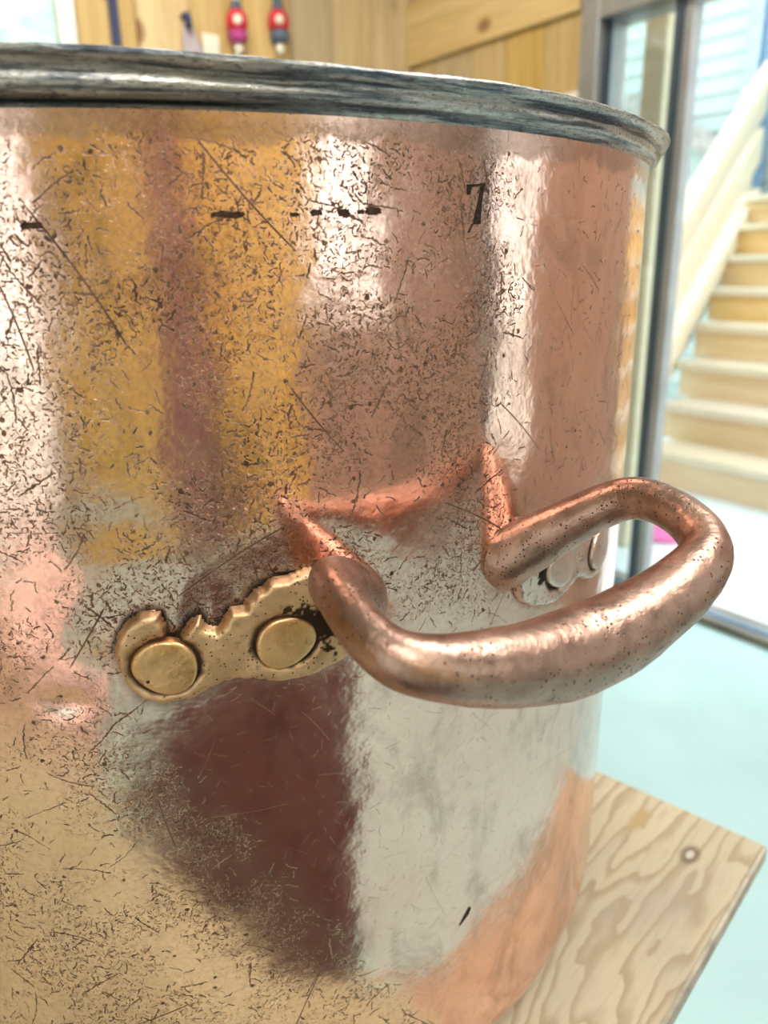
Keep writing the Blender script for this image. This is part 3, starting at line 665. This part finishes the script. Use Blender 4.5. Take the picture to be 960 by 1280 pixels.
# stamped numeral and punch dashes, following the curve of the wall
def decal(name, poly, mat='stamp', h=0.0004):
    poly = np.array(poly); poly = poly.copy()
    s = poly[:, 0] / 1000; z = poly[:, 1] / 1000 + ZE
    off = wall_offset(s, z) - 0.003 * sm(z, 0.30, 0.02)
    bm = bmesh.new()
    lo = [bm.verts.new(on_pot(a, b, c - 0.0004)) for a, b, c in zip(s, z, off)]; hi = [bm.verts.new(on_pot(a, b, c + h)) for a, b, c in zip(s, z, off)]
    bm.faces.new(hi); k = len(hi)
    for i in range(k): bm.faces.new((lo[i], lo[(i + 1) % k], hi[(i + 1) % k], hi[i]))
    bmesh.ops.recalc_face_normals(bm, faces=bm.faces[:])
    bmesh.ops.triangulate(bm, faces=[f for f in bm.faces if len(f.verts) > 4])
    me = bpy.data.meshes.new(name); bm.to_mesh(me); bm.free(); return link(name, me, pot, mat)
SEV = [(88.9,22.1),(92.4,22.3),(96.0,22.7),(95.5,20.7),(95.0,19.0),(94.6,16.9),(94.4,14.3),(94.2,10.8),(92.7,10.6),(91.3,10.6),(91.7,11.9),(92.3,13.7),(93.2,16.6),(94.1,19.8),(94.5,21.8),(92.3,21.6),(90.3,21.3),(90.2,20.5),(90.1,19.4),(89.2,19.1),(89.0,20.5)]
decal('stamped_numeral', SEV)['label'] = 'black stamped number 7'
decal('scratch', [(90.9,10.7),(91.2,10.6),(89.6,8.1),(89.3,8.2)])
random.seed(3)
for (s, z, w, hgt) in ((-37.0, 10.8, 6.0, 2.1), (13.2, 13.0, 9.2, 1.9), (31.5, 13.0, 2.6, 1.3), (37.8, 13.5, 3.4, 2.0), (46.2, 13.3, 3.8, 2.4), (55.7, 14.0, 5.2, 2.3), (51.5, 13.8, 2.4, 1.3)):
    poly = []
    for k in range(26):
        t = 2 * math.pi * k / 26; c_, s_ = math.cos(t), math.sin(t)
        poly.append((s + w / 2 * math.copysign(abs(c_) ** 0.45, c_) * random.uniform(.74, 1.06), z + hgt / 2 * math.copysign(abs(s_) ** 0.45, s_) * random.uniform(.55, 1.12)))
    decal('punch_mark', poly, 'punch')
for poly in ([(92.2, -273.0), (95.5, -268.6), (97.5, -266.2), (98.4, -266.6), (97.0, -269.6), (95.0, -271.0)],):
    decal('gouge', poly)

# ------------------------------------------------------------------ things on the far pine wall
WY = YB - 0.0145
def hook(name, x, z, parent): return tube(name, [(x, 0.0, z), (x, -0.018, z), (x, -0.026, z + 0.010)], 0.003, 'slate', parent)
bt = tag(empty('navy_strap', (0.725, WY, 1.60)), 'navy blue strap hanging from a peg beside the window', 'strap')
hook('peg', 0, 0.205, bt)
link('band', box_mesh('band', -0.014, 0.014, -0.012, -0.006, 0.065, 0.215, 0.002), bt, 'navy')
cb = tag(empty('peg_with_shadow', (0.945, WY, 1.55)), 'dark blue peg with its lavender shadow built as a thin sheet', 'cloth')
tube('peg', [(0, 0, 0.225), (0, -0.03, 0.225), (0, -0.034, 0.19)], 0.011, 'navy', cb)
g = np.zeros((12, 16, 3))
for i in range(12):
    for k in range(16):
        u = k / 15 - 0.5; f = i / 11
        g[i, k] = (0.004 + u * (0.03 + 0.10 * f) + 0.03 * f, -0.014 - 0.006 * math.sin(u * 18) * f, 0.20 - 0.21 * f)
cm = link('shadow_sheet', grid_mesh('shadow_sheet', g), cb, 'lavender', True); sol = cm.modifiers.new('thickness', 'SOLIDIFY'); sol.thickness = 0.004  # shadow below the peg, shaped as a draped lavender sheet
link('pale_tab', box_mesh('pale_tab', 0.045, 0.100, -0.026, -0.020, 0.10, 0.185, 0.002), cb, 'cream')
def ornament(x, zc, label, cord, skirt):
    o = tag(empty('hanging_ornament', (x, WY - 0.034, zc)), label, 'ornament', 'red ornaments hanging on the pine wall')
    tube('cord', [(0, 0.02, 0.30), (0, 0.004, 0.16), (0, 0, 0.066)], 0.011 if cord == 'cream' else 0.016, cord, o)
    lathe('cap', [(0.0005, 0.072), (0.012, 0.070), (0.017, 0.058), (0.020, 0.046), (0.0005, 0.044)], 18, 'slate', o)
    lathe('ball', [(0.0005, 0.050), (0.018, 0.046), (0.030, 0.032), (0.034, 0.014), (0.032, -0.002), (0.028, -0.012), (0.0005, -0.014)], 22, 'red', o)
    pt = lathe('patch', [(0.0005, 0.007), (0.010, 0.005), (0.015, 0.0), (0.0005, -0.001)], 16, 'cream', o); pt.location = (-0.012, -0.0285, 0.012); pt.rotation_euler = (math.radians(90), 0, math.radians(-22))
    lathe('skirt', [(0.0005, -0.010), (0.026, -0.012), (0.030, -0.028), (0.024, -0.046), (0.0005, -0.048)], 22, skirt, o)
    lathe('tail', [(0.0005, -0.046), (0.012, -0.048), (0.015, -0.066), (0.008, -0.080), (0.0005, -0.082)], 16, 'cream', o)
    return o
ornament(1.108, 1.765, 'red ball ornament with magenta skirt hanging on a cream cord', 'cream', 'magenta')
ornament(1.258, 1.785, 'red ball ornament with slate skirt hanging on a teal cord', 'teal', 'slate')
sb = tag(empty('wall_switch', (XR - 0.0145, 1.32, 1.45)), 'cream switch plate on the pine wall by the door', 'switch')
link('plate', box_mesh('plate', -0.010, 0, -0.055, 0.055, 0, 0.075, 0.003), sb, 'white_plastic'); link('toggle', box_mesh('toggle', -0.018, -0.010, -0.008, 0.008, 0.028, 0.048, 0.002), sb, 'white_plastic')

# ------------------------------------------------------------------ things added for what the copper mirrors and to light the room
def curtain(x0, x1, y, z0, z1, label):
    n, m = 60, 14; g = np.zeros((m, n, 3))
    for i in range(m):
        f = i / (m - 1)
        for k in range(n):
            u = k / (n - 1); spread = 1 + 0.55 * f
            g[i, k] = ((x0 + x1) / 2 + (u - 0.5) * (x1 - x0) * spread, y + 0.03 * math.sin(u * 40) * (0.5 + 0.5 * f), z1 + (z0 - z1) * f)
    r_ = tag(empty('curtain', ((x0 + x1) / 2, y, z0)), label, 'curtain')
    g -= np.array([(x0 + x1) / 2, y, z0])
    c = link('added_drape', grid_mesh('added_drape', g), r_, 'mauve', True); c.modifiers.new('thickness', 'SOLIDIFY').thickness = 0.004
    tube('rod', [(-(x1 - x0) * .7, 0, z1 - z0 + 0.01), (0, 0, z1 - z0 + 0.01), ((x1 - x0) * .7, 0, z1 - z0 + 0.01)], 0.01, 'frame', r_)
curtain(-1.36, -0.94, YF + 0.075, 0.06, 2.2, 'mauve curtain added for the stripe mirrored in the copper')  # unseen, put in to give the copper its mauve stripe
rg = tag(box('added_rug', (-0.56, 0.46, -0.78, 0.80, 0.0005, 0.012), 'rug', None, 0.004), 'dark maroon rug added for the dark patch mirrored in the copper', 'rug'); rg.location = (-0.35, -1.22, 0); rg.rotation_euler = (0, 0, 0.15)  # unseen, put in to darken the lower reflection in the copper

def fill_lamp(x, y, label):  # flat panels added overhead only to brighten the room
    r_ = tag(empty('fill_light', (x, y, ZT)), label, 'ceiling light', 'added ceiling fill lights')
    for b in ((-0.42, 0.42, -0.42, -0.40, -0.05, -0.0005), (-0.42, 0.42, 0.40, 0.42, -0.05, -0.0005), (-0.42, -0.40, -0.3995, 0.3995, -0.05, -0.0005), (0.40, 0.42, -0.3995, 0.3995, -0.05, -0.0005)): box('frame_bar', b, 'white_trim', r_, 0.002)
    box('diffuser', (-0.3995, 0.3995, -0.3995, 0.3995, -0.040, -0.030), 'lamp', r_)
fill_lamp(-0.75, -1.55, 'added square fill light nearest the mauve curtain')
fill_lamp(0.85, -0.75, 'added square fill light nearest the glass door')
fill_lamp(0.45, 1.10, 'added square fill light nearest the ornaments')

pf = tag(lathe('added_pouf', [(0.001, 0.0), (0.24, 0.0), (0.29, 0.04), (0.31, 0.14), (0.31, 0.34), (0.29, 0.43), (0.24, 0.475), (0.12, 0.488), (0.001, 0.49)], 40, 'pale_pink'), 'pale pink round pouf added for the pink area mirrored in the copper', 'pouf'); pf.location = (-1.32, -0.86, 0.0)  # unseen, put in as the pinkish shape at the reflection's left

hg = tag(lump('added_hedge', 2.6, 0.7, 2.7, 'leaf', 8.0, 60), 'pale green leafy hedge added to tint the window', 'hedge'); hg.location = (0.3, 5.2, -0.12)  # greenery added behind the pane to turn its view mint green
